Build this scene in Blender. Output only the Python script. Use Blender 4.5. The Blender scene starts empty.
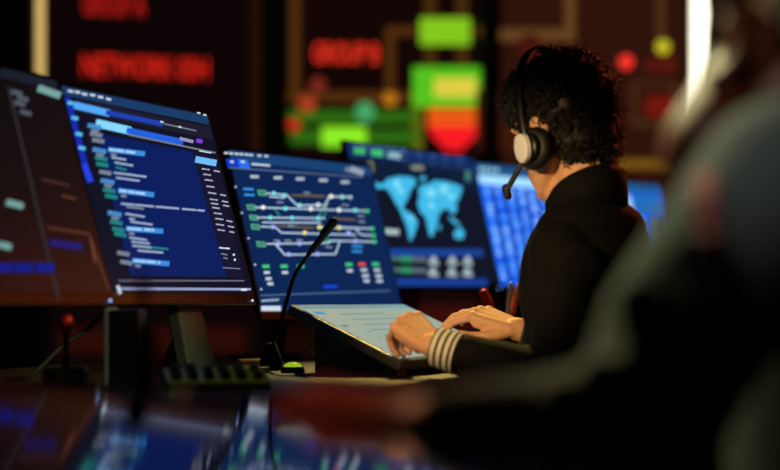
import bpy, bmesh, math, random
from mathutils import Vector as V, Matrix, Quaternion
from mathutils.bvhtree import BVHTree
random.seed(7)
sc = bpy.context.scene
COL = sc.collection
CZ = 0.87            # camera height
F = 2058.0           # focal length in pixels for a 780 px wide frame
DZ = 0.73            # desk top height

def P(px, py, Y):
    """a point in the room at depth Y seen at a picture position"""
    return V(((px-390)/F*Y, Y, CZ+(300-py)/F*Y))
def lin(c):
    return tuple(((x/255)/12.92 if x/255 <= .04045 else ((x/255+.055)/1.055)**2.4) for x in c)

# ---------------------------------------------------------------- materials
_m = {}
def mat(name, c, rough=.6, metal=0., spec=.5, noise=0., nscale=40., coat=0., sss=0.):
    if name in _m: return _m[name]
    m = bpy.data.materials.new(name); m.use_nodes = True
    nt = m.node_tree; b = nt.nodes['Principled BSDF']
    l = lin(c)
    b.inputs['Base Color'].default_value = (*l, 1)
    b.inputs['Roughness'].default_value = rough
    b.inputs['Metallic'].default_value = metal
    b.inputs['Specular IOR Level'].default_value = spec
    b.inputs['Coat Weight'].default_value = coat
    if sss:
        b.inputs['Subsurface Weight'].default_value = sss
        b.inputs['Subsurface Radius'].default_value = (.012, .005, .003)
        b.inputs['Subsurface Scale'].default_value = 1.0
    if noise:
        tc = nt.nodes.new('ShaderNodeTexCoord'); n = nt.nodes.new('ShaderNodeTexNoise')
        n.inputs['Scale'].default_value = nscale; n.inputs['Detail'].default_value = 4
        mx = nt.nodes.new('ShaderNodeMix'); mx.data_type = 'RGBA'
        mx.inputs[6].default_value = (*[x*(1-noise) for x in l], 1)
        mx.inputs[7].default_value = (*[min(1, x*(1+noise)) for x in l], 1)
        nt.links.new(tc.outputs['Object'], n.inputs['Vector'])
        nt.links.new(n.outputs['Fac'], mx.inputs[0])
        nt.links.new(mx.outputs[2], b.inputs['Base Color'])
    _m[name] = m
    return m
def glow(c, k=1.0, base=(4, 4, 5), rough=.17, spec=.05):
    name = 'glow_%d_%d_%d_%.2f_%.2f_%.2f_%d' % (*c, k, rough, spec, base[0])
    if name in _m: return _m[name]
    m = bpy.data.materials.new(name); m.use_nodes = True
    b = m.node_tree.nodes['Principled BSDF']
    b.inputs['Base Color'].default_value = (*lin(base), 1)
    b.inputs['Roughness'].default_value = rough
    b.inputs['Specular IOR Level'].default_value = spec
    b.inputs['Emission Color'].default_value = (*lin(c), 1)
    b.inputs['Emission Strength'].default_value = k
    _m[name] = m
    return m

BLACK = mat('black_plastic', (16, 16, 17), .38, noise=.2)
BEZEL = mat('dark_bezel', (20, 17, 15), .3, noise=.15)
GREYP = mat('grey_plastic', (74, 80, 74), .5, noise=.1)
RUBBER = mat('black_rubber', (12, 12, 12), .6, noise=.2)
METAL = mat('dark_metal', (50, 50, 52), .3, .9, noise=.1)
DESK = mat('desk_laminate', (44, 42, 36), .45, noise=.25, nscale=18)
FLOOR = mat('dark_carpet', (22, 18, 17), .9, noise=.35, nscale=60)
WALL = mat('dark_wall', (30, 15, 12), .55, noise=.25, nscale=6)
POST = mat('post_metal', (92, 110, 104), .45, noise=.15)
SKIN = mat('skin', (222, 168, 130), .62, noise=.10, nscale=55, sss=.15)
SKIN2 = mat('skin_tan', (132, 56, 34), .5, noise=.12, nscale=45, sss=.15)
HAIR = mat('black_hair', (17, 13, 12), .5, noise=.35, nscale=90)
JACK = mat('black_wool', (7, 7, 8), .85, noise=.35, nscale=160, spec=.2)
JACK2 = mat('charcoal_wool', (58, 60, 57), .9, noise=.3, nscale=120, spec=.2)
TROU = mat('dark_trousers', (18, 18, 22), .9, noise=.2)
WHITE = mat('white_plastic', (215, 215, 212), .4, noise=.05)
SILVER = mat('silver_plastic', (240, 244, 252), .45, .0, noise=.04)
RED = mat('red_plastic', (235, 26, 36), .35, noise=.1)
REDC = mat('red_ribbon', (110, 10, 22), .8, noise=.2)
ORANGE = mat('orange_plastic', (225, 120, 40), .4, noise=.1)
GLASS = mat('glossy_black_glass', (5, 5, 6), .045, spec=.16)
STRIPE_W = mat('cuff_white', (225, 222, 205), .85, noise=.08)
STRIPE_B = mat('cuff_black', (18, 18, 20), .85, noise=.1)
EYE = mat('eye_white', (220, 215, 205), .2); IRIS = mat('iris', (40, 24, 16), .2)
LIP = mat('lip', (150, 80, 72), .45)

# ---------------------------------------------------------------- scene helpers
def link(o, parent=None):
    COL.objects.link(o)
    if parent is not None: o.parent = parent
    return o
def tag(o, label=None, cat=None, group=None, kind=None):
    if label: o['label'] = label
    if cat: o['category'] = cat
    if group: o['group'] = group
    if kind: o['kind'] = kind
    return o
def thing(name, label, cat, loc, group=None):
    o = bpy.data.objects.new(name, None); o.empty_display_size = .05
    o.location = loc; link(o)
    return tag(o, label, cat, group)
def new(): return bmesh.new()
def obj(name, bm, mats, parent=None, smooth=False, bevel=0., fix=True):
    me = bpy.data.meshes.new(name)
    org = V((0, 0, 0)); p = parent
    while p is not None:
        org += p.location; p = p.parent
    if fix: bmesh.ops.recalc_face_normals(bm, faces=bm.faces)
    if org.length: bmesh.ops.translate(bm, verts=bm.verts, vec=-org)
    bm.to_mesh(me); bm.free()
    for m in (mats if isinstance(mats, (list, tuple)) else [mats]): me.materials.append(m)
    if smooth:
        for q in me.polygons: q.use_smooth = True
    o = bpy.data.objects.new(name, me); link(o, parent)
    if bevel:
        b = o.modifiers.new('bevel', 'BEVEL'); b.width = bevel; b.segments = 2; b.limit_method = 'ANGLE'
    return o
def frame(f, u=None):
    """3x3 with columns along x=f, z~u"""
    f = V(f).normalized(); u = V(u or (0, 0, 1)); u = (u-f*u.dot(f)).normalized()
    return Matrix((f, u.cross(f), u)).transposed()
def box(bm, c, size, R=None, mi=0):
    R = R or Matrix.Identity(3); c = V(c)
    vs = [bm.verts.new(c+R@V((sx*size[0]/2, sy*size[1]/2, sz*size[2]/2))) for sx in (-1, 1) for sy in (-1, 1) for sz in (-1, 1)]
    for q in ((0, 1, 3, 2), (4, 6, 7, 5), (0, 4, 5, 1), (2, 3, 7, 6), (0, 2, 6, 4), (1, 5, 7, 3)):
        fc = bm.faces.new([vs[i] for i in q]); fc.material_index = mi
    return bm
def hexa(bm, a, b, mi=0):
    """solid between two quads (lists of four points)"""
    va = [bm.verts.new(p) for p in a]; vb = [bm.verts.new(p) for p in b]
    fs = [bm.faces.new(va), bm.faces.new(vb[::-1])]
    for i in range(4): fs.append(bm.faces.new((va[i], vb[i], vb[(i+1) % 4], va[(i+1) % 4])))
    for f_ in fs: f_.material_index = mi
    return bm
def basis(d):
    d = d.normalized(); a = V((0, 0, 1)) if abs(d.z) < .9 else V((1, 0, 0))
    x = a.cross(d).normalized(); return x, d.cross(x)
def capsule(bm, p0, r0, p1, r1, seg=14, cap=4, mi=0):
    """tapered round limb with round ends"""
    p0, p1 = V(p0), V(p1); d = p1-p0
    if d.length < 1e-6: d = V((0, 0, 1e-5))
    x, y = basis(d); dn = d.normalized()
    rings = []
    for i in range(cap):
        a = -math.pi/2+math.pi/2*(i+.35)/cap
        rings.append((p0+dn*(math.sin(a)*r0), math.cos(a)*r0))
    rings += [(p0, r0), (p1, r1)]
    for i in range(cap):
        a = math.pi/2*(i+.65)/cap
        rings.append((p1+dn*(math.sin(a)*r1), math.cos(a)*r1))
    return lathe(bm, rings, x, y, seg, mi)
def lathe(bm, rings, x, y, seg=16, mi=0, sx=1., sy=1.):
    prev = None
    for k, (c, r) in enumerate(rings):
        cur = [bm.verts.new(c+(x*math.cos(2*math.pi*j/seg)*sx+y*math.sin(2*math.pi*j/seg)*sy)*r) for j in range(seg)]
        if prev:
            for j in range(seg):
                f_ = bm.faces.new((prev[j], prev[(j+1) % seg], cur[(j+1) % seg], cur[j])); f_.material_index = mi
        else:
            bm.faces.new(cur[::-1]).material_index = mi
        prev = cur
    bm.faces.new(prev).material_index = mi
    return bm
def cyl(bm, p0, p1, r0, r1=None, seg=18, mi=0):
    p0, p1 = V(p0), V(p1); x, y = basis(p1-p0)
    return lathe(bm, [(p0, r0), (p1, r0 if r1 is None else r1)], x, y, seg, mi)
def ellip(bm, c, R, r, seg=20, rows=12, mi=0):
    c = V(c); prev = None
    top = bm.verts.new(c+R@V((0, 0, r[2]))); bot = bm.verts.new(c+R@V((0, 0, -r[2])))
    rr = []
    for i in range(1, rows):
        a = math.pi*i/rows
        rr.append([bm.verts.new(c+R@V((r[0]*math.sin(a)*math.cos(2*math.pi*j/seg), r[1]*math.sin(a)*math.sin(2*math.pi*j/seg), r[2]*math.cos(a)))) for j in range(seg)])
    for j in range(seg):
        n = (j+1) % seg
        bm.faces.new((top, rr[0][j], rr[0][n])).material_index = mi
        bm.faces.new((bot, rr[-1][n], rr[-1][j])).material_index = mi
        for i in range(len(rr)-1):
            bm.faces.new((rr[i][j], rr[i+1][j], rr[i+1][n], rr[i][n])).material_index = mi
    return bm
def smooth_path(pts, n=6):
    pts = [V(p) for p in pts]; out = []
    for i in range(len(pts)-1):
        a = pts[max(0, i-1)]; b = pts[i]; c = pts[i+1]; d = pts[min(len(pts)-1, i+2)]
        for k in range(n):
            t = k/n
            out.append(.5*((2*b)+(c-a)*t+(2*a-5*b+4*c-d)*t*t+(3*b-a-3*c+d)*t**3))
    out.append(pts[-1]); return out
def tube(bm, pts, r, seg=10, mi=0):
    pts = [V(p) for p in pts]; rr = r if isinstance(r, (list, tuple)) else [r]*len(pts)
    x, y = basis(pts[1]-pts[0]); prev = None
    for k, p in enumerate(pts):
        d = (pts[min(k+1, len(pts)-1)]-pts[max(k-1, 0)]).normalized()
        x = (x-d*x.dot(d)).normalized(); y = d.cross(x)
        cur = [bm.verts.new(p+(x*math.cos(2*math.pi*j/seg)+y*math.sin(2*math.pi*j/seg))*rr[k]) for j in range(seg)]
        if prev:
            for j in range(seg): bm.faces.new((prev[j], prev[(j+1) % seg], cur[(j+1) % seg], cur[j])).material_index = mi
        else: bm.faces.new(cur[::-1]).material_index = mi
        prev = cur
    bm.faces.new(prev).material_index = mi
    return bm
def fuse(bm, voxel, it=4):
    """melt overlapping solids into one continuous skin"""
    me = bpy.data.meshes.new('tmp'); bmesh.ops.recalc_face_normals(bm, faces=bm.faces); bm.to_mesh(me); bm.free()
    o = bpy.data.objects.new('tmp', me); COL.objects.link(o)
    r = o.modifiers.new('r', 'REMESH'); r.mode = 'VOXEL'; r.voxel_size = voxel
    s = o.modifiers.new('s', 'SMOOTH'); s.iterations = it; s.factor = .5
    dg = bpy.context.evaluated_depsgraph_get()
    out = bmesh.new(); out.from_mesh(o.evaluated_get(dg).to_mesh())
    bpy.data.objects.remove(o); bpy.data.meshes.remove(me)
    return out
def text_mesh(body, size, extrude=0.):
    cu = bpy.data.curves.new('t', 'FONT'); cu.body = body; cu.size = size; cu.offset = size*.012; cu.resolution_u = 3
    o = bpy.data.objects.new('t', cu); COL.objects.link(o)
    dg = bpy.context.evaluated_depsgraph_get()
    bm = bmesh.new(); bm.from_mesh(o.evaluated_get(dg).to_mesh())
    bpy.data.objects.remove(o); bpy.data.curves.remove(cu)
    return bm

# ---------------------------------------------------------------- setting
bm = box(new(), (0, 5.2, -.05), (9, 13, .1)); tag(obj('floor', bm, FLOOR), kind='structure')
WY = 11.0
bm = box(new(), (0, WY+.16, 1.5), (9, .12, 3.0)); tag(obj('wall_back', bm, WALL), kind='structure')

class Plane:
    """a flat display: places content drawn in its own plane"""
    def __init__(s, o, u, v):
        s.o, s.u, s.v = V(o), V(u).normalized(), V(v).normalized(); s.n = s.u.cross(s.v).normalized()
        if s.n.dot(V((0, 0, CZ))-s.o) < 0: s.n = -s.n
        s.bm = new(); s.mats = []; s.k = 0
    def hit(s, px, py):
        d = P(px, py, 1.)-V((0, 0, CZ)); c = V((0, 0, CZ))
        return c+d*((s.o-c).dot(s.n)/d.dot(s.n))
    def mi(s, m):
        if m not in s.mats: s.mats.append(m)
        return s.mats.index(m)
    def up(s):
        s.k += 1; return s.n*(.0006+.00003*(s.k % 60)+.0004*s.layer)
    layer = 0
    def poly(s, pts, m, hit=True):
        off = s.up()
        vs = [s.bm.verts.new((s.hit(*p) if hit else p)+off) for p in pts]
        f_ = s.bm.faces.new(vs); f_.material_index = s.mi(m)
        f_.normal_update()
        if f_.normal.dot(s.n) < 0: f_.normal_flip()
    def line(s, pts, w, m):
        """polyline of seen width w px"""
        for a, b in zip(pts, pts[1:]):
            dx, dy = b[0]-a[0], b[1]-a[1]; L = math.hypot(dx, dy) or 1
            ex, ey = dx/L*w*.4, dy/L*w*.4
            nx, ny = -dy/L*w/2, dx/L*w/2
            s.poly([(a[0]-ex+nx, a[1]-ey+ny), (b[0]+ex+nx, b[1]+ey+ny), (b[0]+ex-nx, b[1]+ey-ny), (a[0]-ex-nx, a[1]-ey-ny)], m)
    def dot(s, p, r, m, n=12):
        s.poly([(p[0]+r*math.cos(2*math.pi*i/n), p[1]+r*math.sin(2*math.pi*i/n)) for i in range(n)], m)
    def bars(s, a, b, w, m, n=4, gap=.35):
        """a run of unreadable little words from a to b"""
        t = 0
        while t < 1:
            l = random.uniform(.6, 1.5)/n; e = min(1, t+l*(1-gap))
            q = lambda k: (a[0]+(b[0]-a[0])*k, a[1]+(b[1]-a[1])*k)
            s.line([q(t), q(e)], w*.78, m); t += l

# ---------------------------------------------------------------- wall of big displays
def wall_screen(name_label, x0, x1, bg, fill):
    X0, X1 = (x0-390)/F*WY, (x1-390)/F*WY
    t = thing('video_wall_screen', name_label, 'screen', ((X0+X1)/2, WY, .35))
    obj('casing', box(new(), ((X0+X1)/2, WY+.055, 1.6), (X1-X0, .09, 2.5)), BLACK, t)
    pl = Plane((X0, WY+.008, .36), (1, 0, 0), (0, 0, 1))
    z0, z1 = .37, 2.83
    e = .01
    pl.poly([V((X0+e, WY+.008, z0)), V((X1-e, WY+.008, z0)), V((X1-e, WY+.008, z1)), V((X0+e, WY+.008, z1))], bg, hit=False)
    pl.layer = 1
    fill(pl)
    o = obj('display', pl.bm, pl.mats, t, fix=False)
    return t
def wtext(t, pl, body, px, py, w, h, m, rot=0.):
    """raised lit lettering: left px, base py, seen width and cap height"""
    bm = text_mesh(body, 1.)
    xs = [v.co.x for v in bm.verts]; ys = [v.co.y for v in bm.verts]
    W, H = max(xs)-min(xs), max(ys)-min(ys)
    o = pl.hit(px, py); kx = w/F*WY/W; ky = h/F*WY/H
    x0, y0 = min(xs), min(ys)
    for f_ in list(bm.faces):
        if f_.normal.z < 0: f_.normal_flip()
    off = V((0, -.004, 0)); mi = pl.mi(m)
    R = Matrix.Rotation(rot, 3, 'Y')
    vmap = {v: pl.bm.verts.new(o+R@V(((v.co.x-x0)*kx, 0, (v.co.y-y0)*ky))+off) for v in bm.verts}
    for f_ in bm.faces:
        try: g = pl.bm.faces.new([vmap[v] for v in f_.verts]); g.material_index = mi
        except ValueError: pass
    bm.free()
REDT = glow((225, 38, 24), 1.0)
def fill1(pl):
    wtext(None, pl, 'NETWORK 03H', 82, 76, 126, 22, REDT, .035)
    wtext(None, pl, 'GROUP A', 83, 15, 62, 22, glow((190, 30, 22), 1.0), .03)
    br = glow((40, 16, 8), 1)
    pl.line([(256, -60), (256, 150)], 9, br)
    pl.line([(60, 200), (200, 200)], 6, glow((60, 20, 12), 1)); pl.line([(70, 340), (235, 340)], 26, glow((46, 12, 8), .8))  # wide strip glows for the dark red reflection low on the wall
def fill2(pl):
    ob = glow((80, 45, 14), 1); ol = glow((100, 98, 16), 1); gr = glow((132, 200, 30), 1.0); g2 = glow((84, 190, 30), 1.05)
    pl.line([(295, -60), (295, 97)], 10, ob)
    pl.line([(290, 97), (412, 97)], 11, ob)
    pl.line([(390, 97), (390, 31), (480, 31)], 9, ob)
    pl.line([(430, -60), (430, 70)], 11, glow((70, 44, 12), 1)); pl.line([(462, -60), (462, 70)], 11, glow((70, 44, 12), 1))
    pl.line([(417, 95), (417, 150)], 11, ol)
    pl.layer = 2
    pl.poly([(420, 18), (470, 18), (470, 45), (420, 45)], gr)
    pl.poly([(413, 67), (480, 67), (480, 107), (413, 107)], g2)
    pl.poly([(428, 108), (480, 108), (480, 126), (428, 126)], glow((235, 90, 22), 1.1))
    pl.poly([(428, 126), (480, 126), (476, 136), (467, 145), (461, 151), (447, 151), (441, 145), (432, 136)], glow((240, 26, 34), 1.1))
    pl.line([(294, 117), (412, 117)], 13, glow((46, 104, 18), 1))
    pl.line([(296, 137), (412, 137)], 14, glow((46, 104, 18), 1))
    pl.layer = 3
    pl.poly([(434, 78), (476, 78), (476, 97), (434, 97)], glow((225, 205, 70), 1))
    pl.poly([(322, 127), (366, 127), (366, 147), (322, 147)], glow((130, 220, 34), 1.2))
    pl.dot((365, 112), 10, glow((70, 165, 100), 1)); pl.dot((390, 99), 7, glow((190, 120, 24), 1))
    pl.dot((318, 85), 8, glow((120, 40, 26), 1)); pl.dot((307, 104), 9, glow((170, 60, 30), 1)); pl.dot((294, 125), 7, glow((190, 30, 26), 1))
    pl.line([(430, 117), (478, 117)], 1.5, glow((120, 30, 10), 1))
    wtext(None, pl, 'GROUP B', 313, 63, 66, 20, glow((245, 54, 34), 1.1), .01)
    pl.line([(290, 180), (480, 180)], 9, ob); pl.line([(392, 318), (470, 318)], 26, glow((60, 16, 10), .8))  # wide strip: lower wall's red reflection put in as glow
def fill3(pl):
    br = glow((100, 66, 32), 1); dr = glow((110, 22, 14), 1); b2 = glow((78, 48, 24), 1)
    pl.line([(500, 35), (570, 35)], 12, br); pl.line([(570, -60), (570, 38)], 10, br)
    pl.line([(661, -60), (661, 44)], 8, b2); pl.line([(634, 84), (674, 84)], 3, b2)
    pl.line([(634, 84), (634, 124), (674, 124), (674, 84)], 4, b2)
    pl.layer = 2
    pl.poly([(645, 96), (675, 96), (675, 117), (645, 117)], dr); pl.poly([(645, 58), (676, 58), (676, 72), (645, 72)], glow((86, 22, 14), 1))
    pl.dot((530, 47), 14, glow((70, 20, 12), 1))
    pl.dot((626, 62), 7, glow((250, 54, 44), 1.2)); pl.dot((663, 47), 7, glow((200, 190, 40), 1.1))
    pl.line([(600, 164), (690, 164)], 9, glow((120, 84, 20), 1))
    pl.line([(500, 120), (510, 120)], 60, glow((60, 24, 10), 1))
wall_screen('dark video wall display with a red network caption, behind the two nearest monitors', 48, 263, glow((13, 5, 5), 1), fill1)
wall_screen('video wall display with green blocks and a red shield, between the two posts', 289, 480, glow((20, 6, 5), 1), fill2)
wall_screen('brownish video wall display behind the curly haired operator', 500, 688, glow((46, 19, 10), 1), fill3)
for i, (a, b) in enumerate(((264, 288), (481, 499))):
    X0, X1 = (a-390)/F*WY, (b-390)/F*WY
    bm = box(new(), ((X0+X1)/2, WY-.02, 1.5), (X1-X0, .18, 3.0))
    tag(obj('trim_%d' % (i+1), bm, POST, bevel=.006), kind='structure')
bm = box(new(), ((17-390)/F*WY, WY+.05, 1.5), (34/F*WY, .1, 3.0)); tag(obj('trim_3', bm, WALL), kind='structure')
def light_tube(px, w, c, k, label, Y=8.9, side=0, z0=.3):
    X = (px-390)/F*Y; t = thing('light_tube', label, 'light', (X, Y, 0))
    obj('housing', box(new(), (X, Y+.05, 1.45), (w/F*Y+.02, .06, 2.9)), GREYP, t, bevel=.005)
    obj('diffuser', box(new(), (X+side, Y, (z0+2.7)/2), (w/F*Y-abs(side)*2, .06, 2.7-z0)), glow(c, k), t, bevel=.012)
    for z in (z0-.03, 2.73): obj('end_cap', box(new(), (X, Y+.02, z), (w/F*Y+.02, .1, .06)), METAL, t, bevel=.005)
light_tube(700, 18, (255, 244, 222), 2.0, 'bright white upright light tube beside the brownish wall display', Y=8.3)
light_tube(37.5, 13, (240, 200, 120), .8, 'dim cream upright light tube behind the leftmost monitor', side=.012, z0=1.05)

# ---------------------------------------------------------------- desk
U = V((.318, .948, 0)).normalized(); N = V((U.y, -U.x, 0))      # along the row of monitors / out of the screens
def desk_pt(s, t, z=DZ): return V((.10, 3.7, z))+U*s+N*t
t = thing('console_desk', 'long dark console desk under the row of monitors', 'desk', (-.2, 4, 0))
def slab(bm, s0, s1, t0, t1, z0, z1):
    q = lambda z: [desk_pt(s0, t0, z), desk_pt(s1, t0, z), desk_pt(s1, t1, z), desk_pt(s0, t1, z)]
    return hexa(bm, q(z0), q(z1))
obj('worktop', slab(new(), -1.15, 4.3, -1.0, .0, DZ-.035, DZ), DESK, t, bevel=.004)
obj('back_panel', slab(new(), -1.1, 4.2, -.96, -.93, .1, DZ-.035), BLACK, t)
for s in (-1.05, 1.2, 4.1):
    obj('side_panel', slab(new(), s, s+.03, -.93, -.15, 0, DZ-.035), BLACK, t)

# ---------------------------------------------------------------- monitors
def monitor(label, BL, BR, H, tilt, fill, fo=(.0, .13), scr=(.008, .008, .008, .022), stand='slab', group='monitors on the console desk', name='monitor', led=(150, 190, 255)):
    BL, BR = V(BL), V(BR); u = (BR-BL); W = u.length; u.normalize()
    n0 = V((u.y, -u.x, 0)).normalized()
    up = (V((0, 0, 1))*math.cos(tilt)-n0*math.sin(tilt)).normalized(); n = u.cross(up); n = n if n.dot(n0) > 0 else -n
    mid = (BL+BR)/2
    foot = V((mid.x, mid.y, DZ))+u*fo[0]-n0*fo[1]
    t = thing(name, label, 'monitor', foot, group)
    q = lambda a0, a1, b0, b1, d: [BL+u*a0+up*b0+n*d, BL+u*a1+up*b0+n*d, BL+u*a1+up*b1+n*d, BL+u*a0+up*b1+n*d]
    bm = hexa(new(), q(0, W, 0, H, -.012), q(0, W, 0, H, 0))
    obj('bezel', bm, BEZEL, t, bevel=.002)
    bm = hexa(new(), q(.04, W-.04, .03, H-.03, -.045), q(.01, W-.01, .008, H-.008, -.012))
    obj('rear_housing', bm, BLACK, t, bevel=.004)
    pl = Plane(BL+n*.0006, u, up)
    fill(pl, lambda a, b: BL+u*(scr[0]+(W-scr[0]-scr[2])*a)+up*(scr[3]+(H-scr[1]-scr[3])*(1-b))+n*.0006)
    obj('display', pl.bm, pl.mats, t, fix=False)
    # stand
    R = frame(u, (0, 0, 1))
    top = mid+up*(H*.42)-n*.045
    bm = hexa(new(), [foot+u*a+n0*b+V((0, 0, .012)) for a, b in ((-.06, -.012), (.06, -.012), (.06, .014), (-.06, .014))],
              [top+u*(a+fo[0])+n0*b for a, b in ((-.04, -.02), (.04, -.02), (.04, .005), (-.04, .005))])
    obj('stand_column', bm, GREYP, t, bevel=.004)
    bm = new(); tube(bm, smooth_path([foot-n0*.062+V((0, 0, .012)), foot-n0*.052+V((0, 0, .04)), foot-n0*.036+V((0, 0, .08)), foot-n0*.05+V((0, 0, .16)), top-n0*.02+u*fo[0]], 5), .011, 8)
    obj('stand_strut', bm, GREYP, t, smooth=True)
    bm = box(new(), foot+V((0, 0, .006)), (.24, .2, .012), R)
    obj('stand_base', bm, BLACK, t, bevel=.004)
    bm = new(); ellip(bm, BL+u*(W-.02)+up*.007+n*.001, Matrix.Identity(3), (.0025, .0025, .0025), 8, 6)
    obj('power_light', bm, glow(led, 1.6), t, smooth=True)
    return t, pl, u, n

Wt = glow((205, 220, 235), 1.0); Gy = glow((120, 130, 150), 1); Cy = glow((90, 190, 235), 1.0)
Te = glow((34, 130, 130), 1); Bl = glow((30, 80, 225), 1); LB = glow((110, 185, 255), 1.1)
def bgquad(pl, s, a0, a1, b0, b1, m):
    pl.poly([s(a0, b1), s(a1, b1), s(a1, b0), s(a0, b0)], m, hit=False)

def fillM1(pl, s):
    dk = glow((9, 9, 13), 1, base=(8, 7, 6), rough=.35, spec=.6)
    bgquad(pl, s, 0, 1, 0, 1, dk); pl.layer = 1
    g = glow((84, 92, 104), 1); pale = glow((120, 165, 160), 1)
    pl.line([(8, 88), (58, 299)], 2.2, glow((50, 48, 54), 1))
    pl.line([(3, 73), (52, 85)], 9, glow((22, 30, 44), 1, base=(8, 7, 6), rough=.35, spec=.6))
    pl.layer = 2
    pl.line([(40, 89), (57, 95)], 7, pale)
    for p in ((12, 92), (15, 103), (21, 112), (18, 98)): pl.line([p, (p[0]+8, p[1]+2)], 4, g)
    pl.line([(8, 203), (20, 206)], 6, pale); pl.line([(0, 245), (8, 247)], 6, pale)
    pl.line([(42, 180), (68, 186)], 2.5, glow((70, 44, 36), 1)); pl.line([(62, 196), (74, 199)], 2.5, glow((90, 50, 38), 1))
    pl.line([(48, 228), (88, 234)], 2, glow((96, 54, 40), 1)); pl.line([(88, 234), (108, 290)], 1.6, glow((96, 54, 40), 1))
    pl.bars((52, 243), (78, 247), 9, glow((44, 36, 130), .7), 5, .3)
    for x, y in ((0, 268), (20, 268), (41, 268)): pl.line([(x-3, y), (x+8, y)], 9, glow((26, 40, 170), .6))
    pl.bars((90, 240), (94, 262), 3, glow((110, 60, 44), 1), 4)
def fillM2(pl, s):
    bgquad(pl, s, 0, 1, 0, 1, glow((18, 19, 36), 1)); pl.layer = 1
    pl.poly([(61, 86), (207, 116), (209, 125), (63, 95)], glow((28, 60, 104), 1))
    pl.poly([(64, 97), (70, 98), (92, 182), (86, 182)], glow((28, 54, 205), .7))
    pl.poly([(76, 99), (209, 127), (213, 140), (80, 113)], glow((30, 28, 46), 1))
    pl.poly([(96, 133), (192, 152), (226, 277), (130, 276)], glow((12, 31, 94), 1))
    pl.poly([(193, 152), (216, 157), (244, 278), (226, 277)], glow((24, 22, 48), 1))
    pl.layer = 2
    for x, y in ((68, 91), (75, 92), (82, 94), (90, 95), (98, 97), (106, 99)): pl.line([(x, y), (x+3.5, y+.7)], 2.2, Wt)
    pl.line([(197, 113), (199, 113.4)], 1.6, Wt); pl.line([(203, 115), (205, 115.4)], 1.6, Wt)
    pl.line([(76, 106), (106, 113)], 7, glow((84, 165, 250), 1.05)); pl.line([(107, 113), (160, 124)], 5, glow((28, 66, 180), 1))
    pl.line([(163, 124), (195, 131)], 1.2, Gy); pl.line([(160, 122), (162, 122.5)], 1.6, Wt); pl.line([(178, 127), (180, 127.5)], 1.6, Wt)
    pl.line([(98, 124), (127, 130.5)], 8, glow((130, 210, 255), 1.1)); pl.line([(128, 131), (180, 142)], 6, glow((36, 96, 225), 1))
    pl.line([(128, 135), (214, 153)], 1.5, Gy)
    pl.bars((180, 139), (192, 142), 4, glow((150, 150, 190), 1), 3); pl.line([(197, 141), (200, 141.7)], 4, glow((130, 60, 220), 1))
    for a, b in (((109, 150), (142, 154)), ((119, 191), (151, 195)), ((127, 229), (160, 231.5)), ((133, 261), (166, 264))):
        pl.line([a, b], 5, glow((60, 140, 225), 1)); pl.bars(a, (b[0]-8, b[1]-1), 3, glow((170, 215, 245), 1), 3); pl.line([(a[0]+2, a[1]+5), (a[0]+5, a[1]+5.4)], 3, Gy)
    tx = glow((150, 170, 200), 1)
    for a, b, m in (((111, 158), (124, 160), tx), ((114, 163), (131, 166), tx), ((115, 168), (125, 170), Te), ((114, 173), (145, 177), tx), ((116, 178), (138, 181), tx),
                    ((121, 204), (203, 211), tx), ((126, 207), (142, 209), Gy), ((125, 214), (143, 217), tx), ((129, 219), (133, 219.5), tx), ((130, 222), (151, 225), tx),
                    ((129, 238), (146, 240.5), tx), ((131, 242), (148, 244), tx), ((132, 246), (150, 248), tx), ((151, 248), (166, 249.5), Te), ((137, 251), (161, 253), tx)):
        pl.bars(a, b, 2.6, m, 4, .16)
    for x, y in ((88, 126), (93, 150), (101, 181), (109, 213)):
        pl.line([(x, y), (x+10, y+2)], 4.5, glow((70, 140, 200), 1)); pl.line([(x+3, y+5), (x+8, y+6)], 3, Gy)
    for x, y, m in ((91, 134, Gy), (93, 140, Gy), (96, 158, Te), (97, 164, Te), (104, 190, Te), (106, 196, Te), (111, 222, Te), (113, 229, Te), (115, 234, Te), (100, 172, Gy), (118, 253, Gy), (121, 262, Gy)):
        pl.line([(x, y), (x+9, y+1.6)], 4, m)
    for x, y in ((68, 103), (72, 118), (76, 134), (79, 148)): pl.line([(x, y), (x+4, y+.8)], 3.5, Cy)
    pl.line([(84, 166), (89, 180)], 6, glow((40, 70, 240), .9))
    pl.bars((199, 151), (210, 153), 2, Wt, 3); pl.line([(197, 160), (213, 163)], 6.5, glow((110, 190, 250), 1))
    y = 169
    while y < 235:
        k = (y-160)*.26; pl.bars((199+k, y), (206+k, y+1), 1.8, glow((170, 170, 195), 1), 2)
        if int(y) % 3: pl.bars((211+k, y+2), (216+k, y+3), 1.8, glow((170, 170, 195), 1), 2)
        y += random.choice((4.2, 5.5, 6.5))
    pl.bars((219, 248), (230, 249), 2, Wt, 2); pl.bars((221, 254), (226, 255), 1.8, Gy, 2); pl.bars((223, 258), (227, 259), 1.8, Gy, 2); pl.dot((233, 255), 1.2, Wt); pl.dot((234, 260), 1.2, Wt)
    pl.line([(222, 268), (239, 269)], 1, Gy)
    pl.line([(118, 281), (243, 281)], 1.3, glow((110, 110, 130), 1)); pl.line([(118, 289), (249, 289.5)], 2.4, glow((150, 160, 200), 1)); pl.line([(117, 287), (119, 293)], 3, Wt); pl.line([(241, 290), (245, 290)], 2.4, Wt)
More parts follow.
